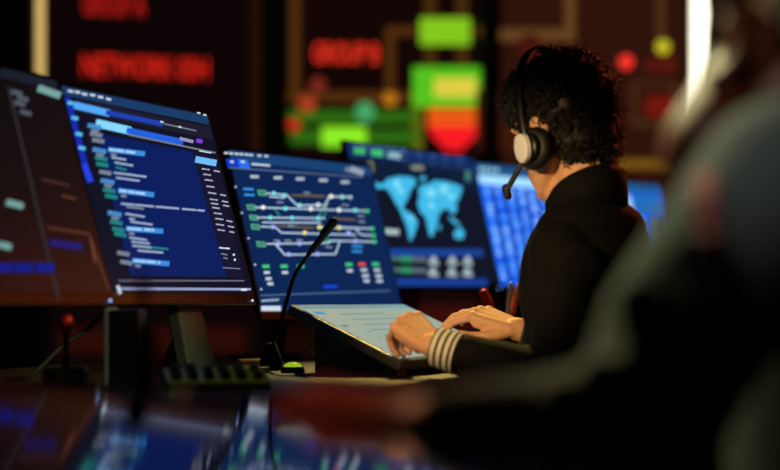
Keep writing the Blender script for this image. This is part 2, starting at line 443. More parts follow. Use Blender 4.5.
def fillM3(pl, s):
    bgquad(pl, s, 0, 1, 0, 1, glow((13, 38, 84), 1)); pl.layer = 1
    bgquad(pl, s, .005, .995, .005, .07, glow((26, 66, 116), 1))
    Z = lambda x, y: (215+x/2.763, 140+y/2.763)
    pl.poly([Z(28, 52), Z(60, 54), Z(66, 76), Z(34, 73)], glow((20, 58, 200), 1)); pl.poly([Z(61, 53), Z(90, 56), Z(97, 80), Z(67, 77)], glow((44, 110, 240), 1))
    pl.layer = 2
    for x in (26, 40, 55, 68, 82, 95, 118, 137): pl.line([Z(x, 34+x*.08), Z(x+6, 34.5+x*.08)], 2, Wt)
    pl.line([Z(42, 60), Z(48, 61)], 2, Wt); pl.line([Z(72, 60), Z(78, 61)], 2, Wt)
    pl.bars(Z(101, 67), Z(148, 71), 2.4, Wt, 7, .1)
    pl.line([Z(36, 77), Z(405, 103)], 1.2, glow((90, 110, 150), 1))
    pl.line([Z(362, 82), Z(370, 83)], 4, Gy); pl.line([Z(378, 82), Z(402, 90)], 6, glow((150, 160, 180), 1))
    for x, y in ((107, 102), (172, 105), (233, 108), (297, 112), (357, 117)):
        for k in (-7, 0, 7): pl.line([Z(x+k-1.5, y-.2), Z(x+k+1.5, y+.2)], 3, glow((170, 185, 200), 1))
    ln = glow((185, 212, 235), 1.05); og = glow((120, 100, 50), 1); gn = glow((60, 150, 110), 1); L2 = 1.35
    for pts in ([(140, 148), (195, 152), (225, 182), (295, 180)], [(300, 187), (312, 157), (375, 158)], [(110, 187), (420, 197)], [(115, 215), (300, 217)],
                [(125, 240), (165, 242), (180, 257), (385, 263)], [(280, 242), (385, 244), (400, 262), (432, 265)], [(345, 242), (432, 246)], [(140, 288), (310, 285), (320, 279), (437, 282)],
                [(165, 290), (190, 318), (330, 316), (342, 281)], [(150, 157), (190, 160)], [(130, 228), (290, 229)]):
        pl.line([Z(*p) for p in pts], L2, ln)
    for pts in ([(212, 153), (300, 156)], [(330, 217), (386, 221)], [(175, 238), (270, 243)], [(345, 158), (375, 158)]): pl.line([Z(*p) for p in pts], 1.6, og)
    for pts in ([(163, 190), (178, 212)], [(285, 217), (300, 180)], [(312, 160), (300, 215)], [(300, 283), (318, 240)]): pl.line([Z(*p) for p in pts], 1.2, gn)
    for x, y in ((128, 146), (98, 186), (105, 215), (109, 240), (124, 288)):
        pl.line([Z(x-11, y-6), Z(x+9, y-5), Z(x+12, y+7), Z(x-8, y+6), Z(x-11, y-6)], 1.3, glow((90, 170, 140), 1)); pl.line([Z(x-5, y), Z(x+6, y+1)], 2, gn)
    pl.layer = 3
    ND = {'t': glow((110, 225, 225), 1.1), 'w': glow((235, 240, 240), 1.1), 'l': glow((165, 170, 245), 1.1), 'y': glow((235, 225, 120), 1.1), 'g': glow((60, 190, 120), 1.1), 'a': glow((150, 165, 175), 1)}
    for x, y, k in ((160, 148, 't'), (188, 154, 't'), (130, 187, 'w'), (192, 190, 't'), (262, 191, 'w'), (340, 194, 'w'), (385, 195, 't'), (418, 197, 'g'), (150, 215, 't'), (210, 216, 't'), (282, 217, 't'),
                    (157, 241, 'l'), (286, 242, 'y'), (340, 243, 'y'), (245, 257, 'y'), (366, 258, 'l'), (432, 246, 'g'), (435, 265, 'g'), (438, 282, 'g'), (172, 288, 'l'), (230, 287, 'l'), (385, 280, 'l'),
                    (200, 317, 'l'), (280, 316, 'l'), (318, 157, 'w'), (350, 158, 't'), (372, 159, 'a'), (232, 181, 't'), (283, 180, 'w'), (313, 280, 'g')):
        pl.dot(Z(x, y), 2.2, ND[k], 8)
    for x, y in ((250, 146), (176, 172), (168, 278), (198, 278), (230, 277), (207, 237), (310, 296), (400, 210), (402, 226), (355, 180)): pl.bars(Z(x-6, y), Z(x+9, y+1), 2, glow((130, 150, 170), 1), 2, .2)
    for x, y in ((90, 136), (92, 152), (390, 294), (390, 308)): pl.bars(Z(x-12, y), Z(x+12, y+1), 3, glow((50, 145, 225), 1), 2, .2)
    for x, y, k in ((138, 350, 'g'), (188, 350, 'g'), (234, 350, 'g'), (367, 345, 'g'), (403, 344, 'r'), (441, 344, 'g')):
        pl.line([Z(x-6, y), Z(x+6, y)], 3.4, ND[k] if k == 'g' else glow((220, 80, 80), 1))
    for x, y in ((140, 367), (145, 384), (150, 398), (190, 367), (370, 362), (408, 360), (412, 376), (416, 390), (446, 360), (450, 376), (453, 390)): pl.bars(Z(x-5, y), Z(x+6, y), 3.8, glow((190, 205, 220), 1), 2, .3)
    pl.bars(Z(302, 406), Z(332, 405), 4, glow((26, 70, 215), 1), 2, .2)
    pl.line([Z(125, 430), Z(480, 417)], 1.2, glow((80, 110, 150), 1)); pl.bars(Z(128, 445), Z(172, 442), 3, glow((140, 170, 190), 1), 5, .2)
    for x in (134, 146, 158, 170): pl.line([Z(x-3, 466), Z(x+4, 466)], 5, Wt)
    for x, y in ((55, 130), (72, 202), (90, 272), (108, 345), (125, 413)): pl.dot(Z(x, y), 1, Wt, 6)
def fillM4(pl, s):
    bgquad(pl, s, 0, 1, 0, 1, glow((18, 22, 38), 1)); pl.layer = 1
    bgquad(pl, s, .005, .995, .005, .10, glow((18, 44, 100), 1)); bgquad(pl, s, .005, .995, .10, .27, glow((16, 30, 56), 1))
    Z = lambda x, y: (340+x/2.767, 130+y/2.767)
    pl.poly([Z(128, 328), Z(393, 330), Z(397, 350), Z(132, 350)], glow((24, 66, 150), 1)); pl.poly([Z(148, 410), Z(405, 412), Z(408, 432), Z(152, 432)], glow((26, 62, 150), 1))
    pl.layer = 2
    pl.line([Z(44, 58), Z(62, 59)], 6, glow((70, 190, 110), 1)); pl.line([Z(92, 63), Z(112, 65)], 6, glow((70, 200, 120), 1)); pl.line([Z(138, 69), Z(160, 72)], 6, glow((150, 190, 200), 1))
    for x in (180, 217, 255, 290, 330): pl.dot(Z(x, 82+(x-180)*.11), 4, glow((34, 56, 96), 1)); pl.bars(Z(x-10, 62+(x-180)*.1), Z(x+12, 65+(x-180)*.1), 2, glow((70, 100, 170), 1), 3)
    for x in range(30, 170, 22): pl.line([Z(x+6, 40+x*.09), Z(x+13, 40.6+x*.09)], 2, glow((90, 130, 190), 1))
    pl.line([Z(200, 104), Z(225, 106)], 4, glow((140, 150, 130), 1)); pl.line([Z(82, 92), Z(85, 112)], 5, glow((120, 120, 90), 1)); pl.line([Z(352, 118), Z(352, 136)], 5, glow((70, 130, 130), 1))
    pl.line([Z(124, 281), Z(155, 283)], 5, glow((180, 205, 205), 1))
    cont = glow((64, 180, 225), 1.1)
    AM = [(92, 145), (115, 150), (130, 135), (160, 128), (190, 130), (205, 135), (208, 150), (195, 165), (187, 185), (178, 205), (172, 212), (178, 225), (190, 228), (203, 240), (213, 255), (208, 275), (199, 298), (191, 310), (187, 285), (180, 260), (170, 238), (163, 220), (150, 200), (138, 178), (125, 162), (100, 163)]
    EA = [(215, 165), (225, 152), (245, 150), (260, 140), (290, 143), (310, 148), (336, 158), (333, 175), (325, 195), (318, 205), (322, 220), (312, 235), (303, 226), (292, 216), (282, 222), (270, 236), (268, 255), (260, 280), (252, 298), (245, 290), (240, 265), (235, 242), (220, 228), (212, 203), (218, 185)]
    for q in (AM, EA, [(312, 285), (330, 268), (343, 285), (336, 303), (316, 300)], [(298, 238), (312, 246), (330, 262), (322, 266), (304, 250)], [(218, 132), (232, 128), (236, 138), (222, 142)], [(270, 264), (276, 262), (277, 276), (271, 278)]):
        pl.poly([Z(*p) for p in q], cont)
    pl.layer = 3
    for x, y, r in ((155, 150, 5), (165, 170, 4), (250, 175, 6), (285, 165, 6), (305, 185, 4), (195, 245, 3), (250, 210, 4)): pl.dot(Z(x, y), r*.8, glow((120, 215, 240), 1.1))
    for y in (366, 397):
        for x in (250, 302, 345): pl.dot(Z(x+6, y-8), 3, glow((170, 190, 195), 1)); pl.line([Z(x-3, y+2), Z(x+16, y+4)], 4, glow((160, 178, 185), 1))
        pl.line([Z(142, y-10), Z(170, y-9)], 5, glow((70, 110, 110), 1)); pl.line([Z(175, y-9), Z(195, y-8)], 6, glow((40, 150, 100), 1)); pl.line([Z(200, y-8), Z(232, y-7)], 5, glow((90, 105, 120), 1))
def fillM5(pl, s, hdr=True):
    bgquad(pl, s, 0, 1, 0, 1, glow((20, 82, 205), 1.5)); pl.layer = 1
    bgquad(pl, s, 0, 1, 0, .09, glow((26, 66, 110), 1.5)); bgquad(pl, s, .01, .99, .09, .17, glow((150, 205, 240), 1.3))
    pl.layer = 2
    lt = glow((96, 165, 245), 1.5); dk = glow((12, 44, 130), 1.5); pale = glow((150, 200, 250), 1.5)
    for c in range(9):
        for r in range(20):
            a = .04+c*.108; b = .2+r*.038
            if random.random() < .84: bgquad(pl, s, a, a+random.uniform(.03, .06), b, b+.02, random.choice((lt, lt, pale)))
        bgquad(pl, s, .095+c*.108, .135+c*.108, .19, .97, dk)
    for k in range(4): bgquad(pl, s, .03+k*.05, .055+k*.05, .03, .06, glow((150, 210, 225), 1.5))
def fillM5b(pl, s):
    bgquad(pl, s, 0, 1, 0, 1, glow((20, 84, 205), 1.5)); pl.layer = 1
    bgquad(pl, s, 0, 1, 0, .10, glow((28, 76, 130), 1.5)); bgquad(pl, s, .1, .62, .12, .29, glow((165, 200, 240), 1.3)); bgquad(pl, s, .64, .98, .12, .29, glow((28, 90, 150), 1.5))
    bgquad(pl, s, .78, .98, .32, .98, glow((24, 40, 60), 1.5)); pl.layer = 2
    for r in range(16):
        for c in range(6):
            a = .06+c*.12; b = .33+r*.04; bgquad(pl, s, a, a+random.uniform(.04, .09), b, b+.02, glow((96, 165, 245), 1.5))
        bgquad(pl, s, .81, .81+random.uniform(.05, .14), .34+r*.04, .355+r*.04, glow((110, 150, 170), 1.5))
def at(px, Y, z): return V(((px-390)/F*Y, Y, CZ+z))
T = math.radians
B1R = at(116, 3.46, -.008); u1 = V((.31, .95, 0)).normalized()
monitor('dim monitor with a brown glow on its screen, leftmost in the row', B1R-u1*.66, B1R, .40, T(15.5), fillM1)
monitor('monitor with dark blue code windows, second from the left', at(113, 3.5, -.008), at(257, 4.07, -.008), .40, T(15.5), fillM2, (.09, .03))
monitor('monitor showing a rail track diagram, behind the gooseneck microphone', at(262, 4.6, -.045), at(405, 5.2, -.045), .405, T(14), fillM3)
monitor('monitor showing a light blue world map', V((-.042, 5.68, CZ+.03)), V((.347, 6.34, CZ+.03)), .43, T(14), fillM4)
monitor('bright blue data table monitor in front of the operator\'s face', at(498, 6.5, .025), at(600, 7.0, .025), .43, T(13), fillM5)
monitor('blue monitor with a pale header block, beyond the operator\'s right shoulder', at(588, 7.3, .025), at(684, 7.85, .025), .43, T(13), fillM5b)

# ---------------------------------------------------------------- slanted touch display on the desk
TB = V((-.19, 3.9, CZ-.008)); ta = V((.27, .80, 0)).normalized(); tb = V((.2116, -.2, -.102)); tbn = tb.normalized(); tn = ta.cross(tbn)
if tn.z < 0: tn = -tn
TL, TW = .68, tb.length
tq = lambda a0, a1, b0, b1, d: [TB+ta*a0+tbn*b0+tn*d, TB+ta*a1+tbn*b0+tn*d, TB+ta*a1+tbn*b1+tn*d, TB+ta*a0+tbn*b1+tn*d]
t = thing('touch_display', 'slanted pale touch display lying under the operator\'s hands', 'touch display', (TB+ta*TL/2+tbn*.15).to_3d()*1)
t.location.z = DZ
obj('casing', hexa(new(), tq(0, TL, 0, TW, -.022), tq(0, TL, 0, TW, 0)), mat('display_casing', (70, 66, 58), .4, noise=.1), t, bevel=.003)
pl = Plane(TB+tn*.0004, ta, tbn)
pale = glow((166, 180, 162), .85, rough=.3)
pl.poly([p for p in tq(.008, TL-.008, .008, TW-.012, .0004)], pale, hit=False); pl.layer = 1
tl = lambda a, b: TB+ta*a+tbn*b
def tbar(a0, a1, b0, b1, m): pl.poly([tl(a0, b0), tl(a1, b0), tl(a1, b1), tl(a0, b1)], m, hit=False)
tbar(.008, TL-.008, .008, .03, glow((124, 156, 156), .9)); tbar(.03, .085, .045, .062, glow((80, 150, 180), 1)); tbar(.04, .075, .12, .132, glow((110, 140, 120), 1))
for k in range(7): tbar(.15+.01*(k % 3), .42+.03*(k % 4), .06+k*.03, .066+k*.03, glow((128, 152, 150), .9))
for k in range(4): tbar(.1, .13, .16+k*.03, .166+k*.03, glow((120, 150, 150), 1))
tbar(.06, .1, .235, .262, glow((70, 150, 200), 1))
obj('display', pl.bm, pl.mats, t, fix=False)
for a in (.06, TL-.12):
    top = TB+ta*a+tbn*.05-tn*.022; r2 = TB+ta*a+tbn*(TW-.03)-tn*.022
    q = [top, top+ta*.05, r2+ta*.05, r2]
    obj('stand_leg', hexa(new(), q, [V((p.x, p.y, DZ)) for p in q]), BLACK, t)

# ---------------------------------------------------------------- small things on the desk
def D(px, Y): return V(((px-390)/F*Y, Y, DZ))
t = thing('gooseneck_microphone', 'black gooseneck microphone in front of the rail diagram monitor', 'microphone', D(271, 4.1))
b = D(271, 4.1)
bm = new(); lathe(bm, [(b, .024), (b+V((0, 0, .012)), .024), (b+V((0, 0, .03)), .019), (b+V((0, 0, .05)), .012), (b+V((0, 0, .056)), .006)], V((1, 0, 0)), V((0, 1, 0)), 24)
obj('base', bm, BLACK, t, smooth=True)
path = smooth_path([b+V((0, 0, .05)), P(279, 330, 4.09), P(286, 303, 4.08), P(295, 275, 4.06), P(309, 254, 4.04), P(324, 234, 4.02)], 8)
bm = new(); tube(bm, path, [.0042+.0009*math.sin(i*2.4) if i > 14 else .0038 for i in range(len(path))], 10); obj('stem', bm, METAL, t, smooth=True)
bm = new(); capsule(bm, P(312, 250, 4.035), .0062, P(325, 233, 4.02), .0075); capsule(bm, P(324, 234, 4.02), .0088, P(333, 222, 4.01), .0092); obj('capsule', bm, RUBBER, t, smooth=True)

t = thing('desk_microphone', 'out of focus black desk microphone standing close in front of the code monitor', 'microphone', P(146, 393, 2.2))
b = P(146, 393, 2.2)
bm = new(); lathe(bm, [(b, .011), (b+V((0, 0, .006)), .014), (b+V((0, 0, .03)), .015), (b+V((0, 0, .062)), .013), (b+V((0, 0, .078)), .006)], V((1, 0, 0)), V((0, 1, 0)), 20); obj('base', bm, RUBBER, t, smooth=True)
bm = new(); tube(bm, [b+V((0, 0, .07)), P(145, 310, 2.2), P(143, 296, 2.2)], .0035, 10); obj('stem', bm, RUBBER, t, smooth=True)
bm = new(); capsule(bm, P(143, 297, 2.2), .0055, P(143, 279, 2.2), .0055); obj('capsule', bm, RUBBER, t, smooth=True)

t = thing('mini_computer', 'slim upright black box with a pale edge below the code monitor', 'computer', D(123, 3.36))
R = frame(U, (0, 0, 1)); Rz = Matrix.Identity(3); c = D(123, 3.36)
obj('case', box(new(), c+V((.002, .05, .064)), (.050, .12, .122), Rz), BLACK, t, bevel=.004)
obj('side_trim', box(new(), c+V((-.0265, .05, .064)), (.005, .124, .126), Rz), mat('pale_trim', (150, 156, 160), .4), t, bevel=.001)
bm = box(new(), c+V((0, -.005, .003)), (.05, .012, .006)); obj('foot', bm, RUBBER, t)

t = thing('joystick', 'small joystick with a red knob under the leftmost monitor', 'joystick', D(66, 3.4)); c = D(66, 3.4)
bm = box(new(), c+V((0, 0, .015)), (.07, .07, .03)); obj('base', bm, BLACK, t, bevel=.006)
bm = new(); cyl(bm, c+V((0, 0, .03)), c+V((0, 0, .085)), .005); obj('stick', bm, METAL, t, smooth=True)
bm = new(); ellip(bm, c+V((-.001, 0, .106)), Matrix.Identity(3), (.013, .013, .013)); capsule(bm, c+V((0, 0, .08)), .007, c+V((0, 0, .095)), .009); obj('knob', fuse(bm, .0022), RED, t, smooth=True)

KC = D(216, 3.26)
t = thing('control_keypad', 'low keypad with black keys over an added yellow green glow, below the code monitor', 'keypad', KC)
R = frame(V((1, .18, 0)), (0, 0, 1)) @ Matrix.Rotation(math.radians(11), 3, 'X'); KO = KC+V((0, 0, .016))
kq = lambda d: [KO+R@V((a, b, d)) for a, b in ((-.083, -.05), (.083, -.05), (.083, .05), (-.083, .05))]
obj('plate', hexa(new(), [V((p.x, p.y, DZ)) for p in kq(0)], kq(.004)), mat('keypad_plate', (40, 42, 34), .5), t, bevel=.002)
obj('glow_sheet', box(new(), KO+R@V((0, 0, .005)), (.158, .094, .002), R), glow((96, 104, 24), .14), t)  # thin glowing sheet added for yellow green light falling between the keys
for j in range(3):
    for i in range(6):
        if (i, j) in ((2, 2), (5, 1)): continue
        obj('key', box(new(), KO+R@V((-.064+i*.0255, -.03+j*.03, .011)), (.016, .02, .012), R), RUBBER, t, bevel=.002)

c = D(293, 3.95)
t = thing('indicator_button', 'round lit yellow green button beside the microphone base', 'button', c)
bm = new(); cyl(bm, c, c+V((0, 0, .012)), .024, .021); obj('housing', bm, BLACK, t, smooth=False)
bm = new(); ellip(bm, c+V((0, 0, .012)), Matrix.Identity(3), (.017, .017, .009)); obj('lens', bm, glow((170, 205, 40), .75), t, smooth=True)
bm = new(); a = D(240, 4.46); b = D(266, 4.52); capsule(bm, a+V((0, 0, .006)), .006, b+V((0, 0, .006)), .006)
tag(obj('pen', bm, WHITE, smooth=True), 'white pen lying flat on the desk behind the keypad', 'pen')

def cable(pts, r, label):
    bm = new(); tube(bm, smooth_path(pts, 6), r, 8); tag(obj('cable', bm, RUBBER, smooth=True), label, 'cable', None)
cable([P(106, 312, 3.75), P(86, 330, 3.7), P(62, 346, 3.65), D(30, 3.6)+V((0, 0, .008)), D(5, 3.5)+V((0, 0, .006))], .0045, 'black cable sagging under the leftmost monitor')
cable([D(168, 3.7)+V((0, 0, .004)), D(182, 3.62)+V((0, 0, .02)), D(196, 3.6)+V((0, 0, .004)), D(232, 3.66)+V((0, 0, .004)), D(262, 3.8)+V((0, 0, .004))], .003, 'thin black cable running past the code monitor\'s stand to the keypad')
cable([D(296, 3.8)+V((0, 0, .003)), D(316, 3.74)+V((0, 0, .003)), D(330, 3.80)+V((0, 0, .003)), D(352, 3.86)+V((0, 0, .003))], .003, 'thin black cable on the desk under the touch display')

c = V((.262, 4.72, DZ))
t = thing('pen_cup', 'small dark pen cup behind the operator\'s right hand', 'cup', c)
bm = new(); cyl(bm, c, c+V((0, 0, .09)), .03, .034, 24)
bm.faces.ensure_lookup_table(); bmesh.ops.delete(bm, geom=[f_ for f_ in bm.faces if f_.calc_center_median().z > DZ+.089], context='FACES')
o = obj('shell', bm, BLACK, t, smooth=True); so = o.modifiers.new('s', 'SOLIDIFY'); so.thickness = .003
def pen(a, b, r, m, tipm, label):
    tt = thing('pen', label, 'pen', a, 'pens in the cup')
    a, b = V(a), V(b); d = (b-a).normalized()
    bm = new(); capsule(bm, a, r*.8, b-d*.02, r); obj('barrel', bm, m, tt, smooth=True)
    bm = new(); capsule(bm, b-d*.02, r*1.05, b, r*.9); obj('cap', bm, tipm, tt, smooth=True)
pen(c+V((.008, .0, .012)), P(484, 293, 4.70), .0115, RED, RED, 'thick red marker leaning left out of the pen cup')
pen(c+V((.0, -.01, .012)), P(511, 284, 4.72), .0055, WHITE, WHITE, 'pale pen standing upright in the pen cup')
pen(c+V((-.006, .006, .012)), P(519, 286, 4.74), .007, ORANGE, ORANGE, 'orange pen leaning right out of the pen cup')

# ---------------------------------------------------------------- near glossy console panel
pn = V((.124, .022, .9920)).normalized(); pd = -.066
def onp(px, py):
    d = P(px, py, 1.)-V((0, 0, CZ)); return V((0, 0, CZ))+d*(pd/pn.dot(d))
A = onp(0, 389); B = onp(272, 391); ua = (B-A).normalized(); va = ua.cross(pn); va = va if va.x > 0 else -va
A2 = A-ua*.9; LEN = (B-A2).length+.03
q = lambda a0, a1, b0, b1, d: [A2+ua*a0+va*b0+pn*d, A2+ua*a1+va*b0+pn*d, A2+ua*a1+va*b1+pn*d, A2+ua*a0+va*b1+pn*d]
ctr = A2+ua*LEN/2+va*.2
t = thing('sloping_console', 'glossy black sloping console mirroring the monitors, closest to the viewer', 'console', (ctr.x, ctr.y, 0))
obj('glass_top', hexa(new(), q(0, LEN, 0, .42, -.004), q(0, LEN, 0, .42, 0)), GLASS, t)
obj('casing', hexa(new(), q(-.004, LEN+.004, -.004, .424, -.03), q(-.004, LEN+.004, -.004, .424, -.0045)), BLACK, t, bevel=.002)
for a in (.25, LEN-.35):
    qq = q(a, a+.06, .1, .34, -.03); obj('pedestal', hexa(new(), qq, [V((p.x, p.y, 0)) for p in qq]), BLACK, t)

# ---------------------------------------------------------------- people
def hand(bm, W, f, u, side, curls, thumb, k=1.0):
    """palm, four bent fingers and a thumb; side = +1 when the thumb lies along f x u"""
    W = V(W); f = V(f).normalized(); u = V(u); u = (u-f*u.dot(f)).normalized(); s = f.cross(u)*side
    spec = ((.029, .088, (.043, .026, .021), .0088), (.010, .092, (.047, .030, .022), .0090), (-.010, .088, (.043, .028, .021), .0085), (-.028, .079, (.034, .021, .019), .0076))
    for i, (o, l, ph, r) in enumerate(spec):
        kn = W+(f*l+s*o+u*(.004-abs(o)*.12))*k
        capsule(bm, W+s*o*.55*k+f*.006*k, .0145*k, kn, .0112*k)
        capsule(bm, W+s*o*.6*k+f*.02*k-u*.010*k, .012*k, kn-f*.012*k-u*.009*k, .010*k)
        ellip(bm, kn+u*.001*k, Matrix.Identity(3), (.0118*k,)*3, 12, 8)
        a = 0.; p = kn; c = curls[i]; spl = s*(o*1.6)
        for j in range(3):
            a += math.radians(c[j]); d = (f*math.cos(a)-u*math.sin(a)+spl*(1.-j*.2)).normalized()
            n = p+d*ph[j]*k; rr = r*(1-.09*j)
            capsule(bm, p, rr*k, n, rr*.9*k, 12, 4); p = n
    m0 = W+(s*.022+f*.016-u*.008)*k
    p = m0; r = .0135
    for v, l, r2 in thumb:
        d = (f*v[0]+s*v[1]+u*v[2]).normalized(); n = p+d*l*k
        capsule(bm, p, r*k, n, r2*k, 12, 4); p = n; r = r2
    return s

# ---- the operator
NB = V((.362, 3.75, CZ+.195)); OF = V((-.6, .8, 0)); OL = V((-.8, -.6, 0)); OR_ = -OL; UP = V((0, 0, 1))
HC = V((.320, 3.785, CZ+.320)); hf = V((-.68, .67, -.28)).normalized(); hu = (UP-hf*UP.dot(hf)).normalized(); hl = hu.cross(hf)
HR = Matrix((hf, hl, hu)).transposed()
H = lambda f, l, u: HC+hf*f+hl*l+hu*u
hips = V((.44, 3.65, CZ-.36))
SL = V((.302, 3.67, CZ+.088)); SR = V((.428, 3.82, CZ+.105))
EL = V((.305, 3.585, CZ-.150)); ER = V((.455, 4.02, CZ-.12))
WL = V((.077, 3.668, CZ-.082)); WR = P(517, 329, 3.99)
t = thing('person', 'curly haired person in a black jacket and headset, resting both hands on the touch display', 'person', (hips.x, hips.y, 0))
bm = new()
ellip(bm, H(0, 0, .02), HR, (.096, .076, .098)); ellip(bm, H(.03, 0, -.035), HR, (.068, .064, .075))
ellip(bm, H(.045, 0, -.085), HR, (.045, .047, .035)); ellip(bm, H(.072, 0, -.105), HR, (.020, .024, .017))
for s in (1, -1):
    ellip(bm, H(.062, s*.036, -.028), HR, (.025, .022, .022)); capsule(bm, H(-.005, s*.058, -.055), .016, H(.06, s*.026, -.103), .014)
    ellip(bm, H(-.004, s*.079, -.012), HR @ Matrix.Rotation(s*.3, 3, 'Z'), (.019, .008, .032)); ellip(bm, H(.08, s*.03, .018), HR, (.012, .022, .008))
capsule(bm, H(.088, 0, .005), .008, H(.108, 0, -.036), .012); ellip(bm, H(.1, 0, -.038), HR, (.014, .017, .010))
ellip(bm, H(.088, 0, -.066), HR, (.012, .024, .007)); ellip(bm, H(.086, 0, -.078), HR, (.012, .021, .008))
capsule(bm, NB+V((.005, -.01, -.04)), .052, H(-.025, 0, -.05), .052)
capsule(bm, NB+V((-.035, .03, -.03)), .040, H(.02, 0, -.07), .040)
chest = NB-UP*.2-OF*.02
ellip(bm, chest, frame(OF, UP), (.065, .11, .16)); capsule(bm, chest+OF*.02, .075, hips+OF*.02, .085)
capsule(bm, NB-UP*.06, .05, SL, .038); capsule(bm, NB-UP*.06, .05, SR, .038)
for S, E_, W_ in ((SL, EL, WL), (SR, ER, WR)):
    capsule(bm, S, .036, E_, .03); capsule(bm, E_, .031, E_.lerp(W_, .4), .031); capsule(bm, E_.lerp(W_, .4), .030, W_, .0235)
KL = hips+OF*.40+OL*.13+UP*-.03; KR = hips+OF*.40+OR_*.13+UP*-.03
AL = V((KL.x+.03, KL.y-.04, .10)); AR = V((KR.x+.03, KR.y-.04, .10))
for s, K, A_ in ((OL, KL, AL), (OR_, KR, AR)):
    capsule(bm, hips+s*.09, .07, K, .045); capsule(bm, K, .045, A_, .03); capsule(bm, A_-UP*.05, .028, A_-UP*.065+OF*.14, .024)
sl = hand(bm, WL, (-.576, .652, .5), (.1, -.55, .83), 1, ((48, 62, 40), (58, 66, 40), (64, 68, 40), (66, 66, 40)),
     (((.75, .65, -.35), .034, .0115), ((.95, .1, -.45), .030, .0098), ((.9, -.3, -.5), .024, .0082)), .98)
hand(bm, WR, (-.86, .38, .34), (.22, -.38, .90), -1, ((34, 30, 18), (30, 30, 20), (26, 30, 20), (22, 30, 20)),
     (((.7, .62, -.35), .038, .012), ((.95, .22, -.25), .032, .010), ((.98, -.05, -.15), .024, .0085)), .98)
obj('body', fuse(bm, .0032, 3), SKIN, t, smooth=True)
for s in (1, -1):
    bm = new(); ellip(bm, H(.083, s*.031, .0), HR, (.0115, .0115, .0115)); ellip(bm, H(.0885, s*.031, -.001), HR, (.0068, .0058, .0058), mi=1)
    obj('eye', bm, [EYE, IRIS], t, smooth=True)
# curly hair: a mass of little coils over the scalp
bm = new()
ellip(bm, H(-.016, 0, .036), HR, (.098, .088, .100)); ellip(bm, H(-.042, 0, -.035), HR, (.056, .068, .070)); ellip(bm, H(.045, 0, .085), HR, (.06, .066, .045)); ellip(bm, H(.064, .005, .058), HR, (.044, .064, .046))
ellip(bm, H(-.042, -.010, -.085), HR, (.036, .046, .056)); ellip(bm, H(-.050, -.022, -.108), HR, (.028, .034, .034))
cap_bm = bm
rnd = random.Random(3)
def coil(bm, c, ax, R_, turns, L, r):
    x, y = basis(ax); n = int(turns*8); ph = rnd.random()*6.28
    pts = [c+ax*(L*i/n)+(x*math.cos(ph+6.283*turns*i/n)+y*math.sin(ph+6.283*turns*i/n))*R_*(1-.35*i/n) for i in range(n+1)]
    tube(bm, pts, [r*(1-.55*i/n) for i in range(n+1)], 5)
base = fuse(bm, .005, 3)
tree = BVHTree.FromBMesh(base)
for v in base.verts: v.co += v.normal*0
hb = base
done = 0
while done < 900:
    d = V((rnd.gauss(0, 1), rnd.gauss(0, 1), rnd.gauss(0, 1))).normalized()
    f_, l_, u_ = d
    h = tree.ray_cast(H(-.02, 0, .01)+(hf*f_+hl*l_+hu*u_)*.3, -(hf*f_+hl*l_+hu*u_))
    if h[0] is None: continue
    p = h[0]; loc = HR.transposed()@(p-HC)
    if loc.x > .05 and loc.z < .02: continue
    if abs(loc.y) > .05 and loc.x > -.012 and loc.z < .02: continue
    nn = h[1]; nn = nn if nn.dot(p-H(-.02, 0, .01)) > 0 else -nn
    ax = (nn+V((rnd.gauss(0, .7), rnd.gauss(0, .7), rnd.gauss(0, .7)-.3))).normalized()
    coil(hb, p-nn*.002, ax, rnd.uniform(.004, .0075), rnd.uniform(1.4, 2.6), rnd.uniform(.006, .017), rnd.uniform(.0017, .0026)); done += 1
for k in range(520):       # loose fine strands that break the outline
    d = V((rnd.gauss(0, 1), rnd.gauss(0, 1), rnd.gauss(0, 1))).normalized(); w = hf*d.x+hl*d.y+hu*d.z
    h = tree.ray_cast(H(-.02, 0, .01)+w*.3, -w)
    if h[0] is None: continue
    loc = HR.transposed()@(h[0]-HC)
    if loc.z < .0 and loc.x > -.02: continue
    ax = (w+V((rnd.gauss(0, .5), rnd.gauss(0, .5), rnd.gauss(0, .5)))).normalized()
    coil(hb, h[0], ax, rnd.uniform(.004, .008), rnd.uniform(1.0, 2.0), rnd.uniform(.014, .028), .0009)
obj('hair', hb, HAIR, t, smooth=True)
# jacket
bm = new(); TR = frame(OF, UP)
ellip(bm, NB-UP*.17+OF*.0, TR, (.105, .145, .17)); ellip(bm, NB-UP*.065-OF*.01, TR, (.080, .115, .06))
ellip(bm, NB-UP*.34-OF*.03, TR, (.125, .172, .24)); ellip(bm, hips+UP*.04, TR, (.14, .18, .17))
for S, E_, W_, e in ((SL, EL, WL, .94), (SR, ER, WR, .93)):
    capsule(bm, S+UP*.0, .056, S.lerp(E_, .5), .056); capsule(bm, S.lerp(E_, .5), .056, E_, .053)
    d = (W_-E_); capsule(bm, E_, .054, E_+d*.55, .045); x, y = basis(d); lathe(bm, [(E_+d*.5, .044), (E_+d*.8, .039), (E_+d*(e-.14 if S is SL else e), .035)], x, y, 20)
for k in range(7):
    a = rnd.uniform(.1, .9); ellip(bm, SL.lerp(EL, a)+V((rnd.gauss(0, .02), rnd.gauss(0, .02), 0)), frame((1, .2, .5)), (.05, .02, .045), 12, 8)
jb = fuse(bm, .006, 5)
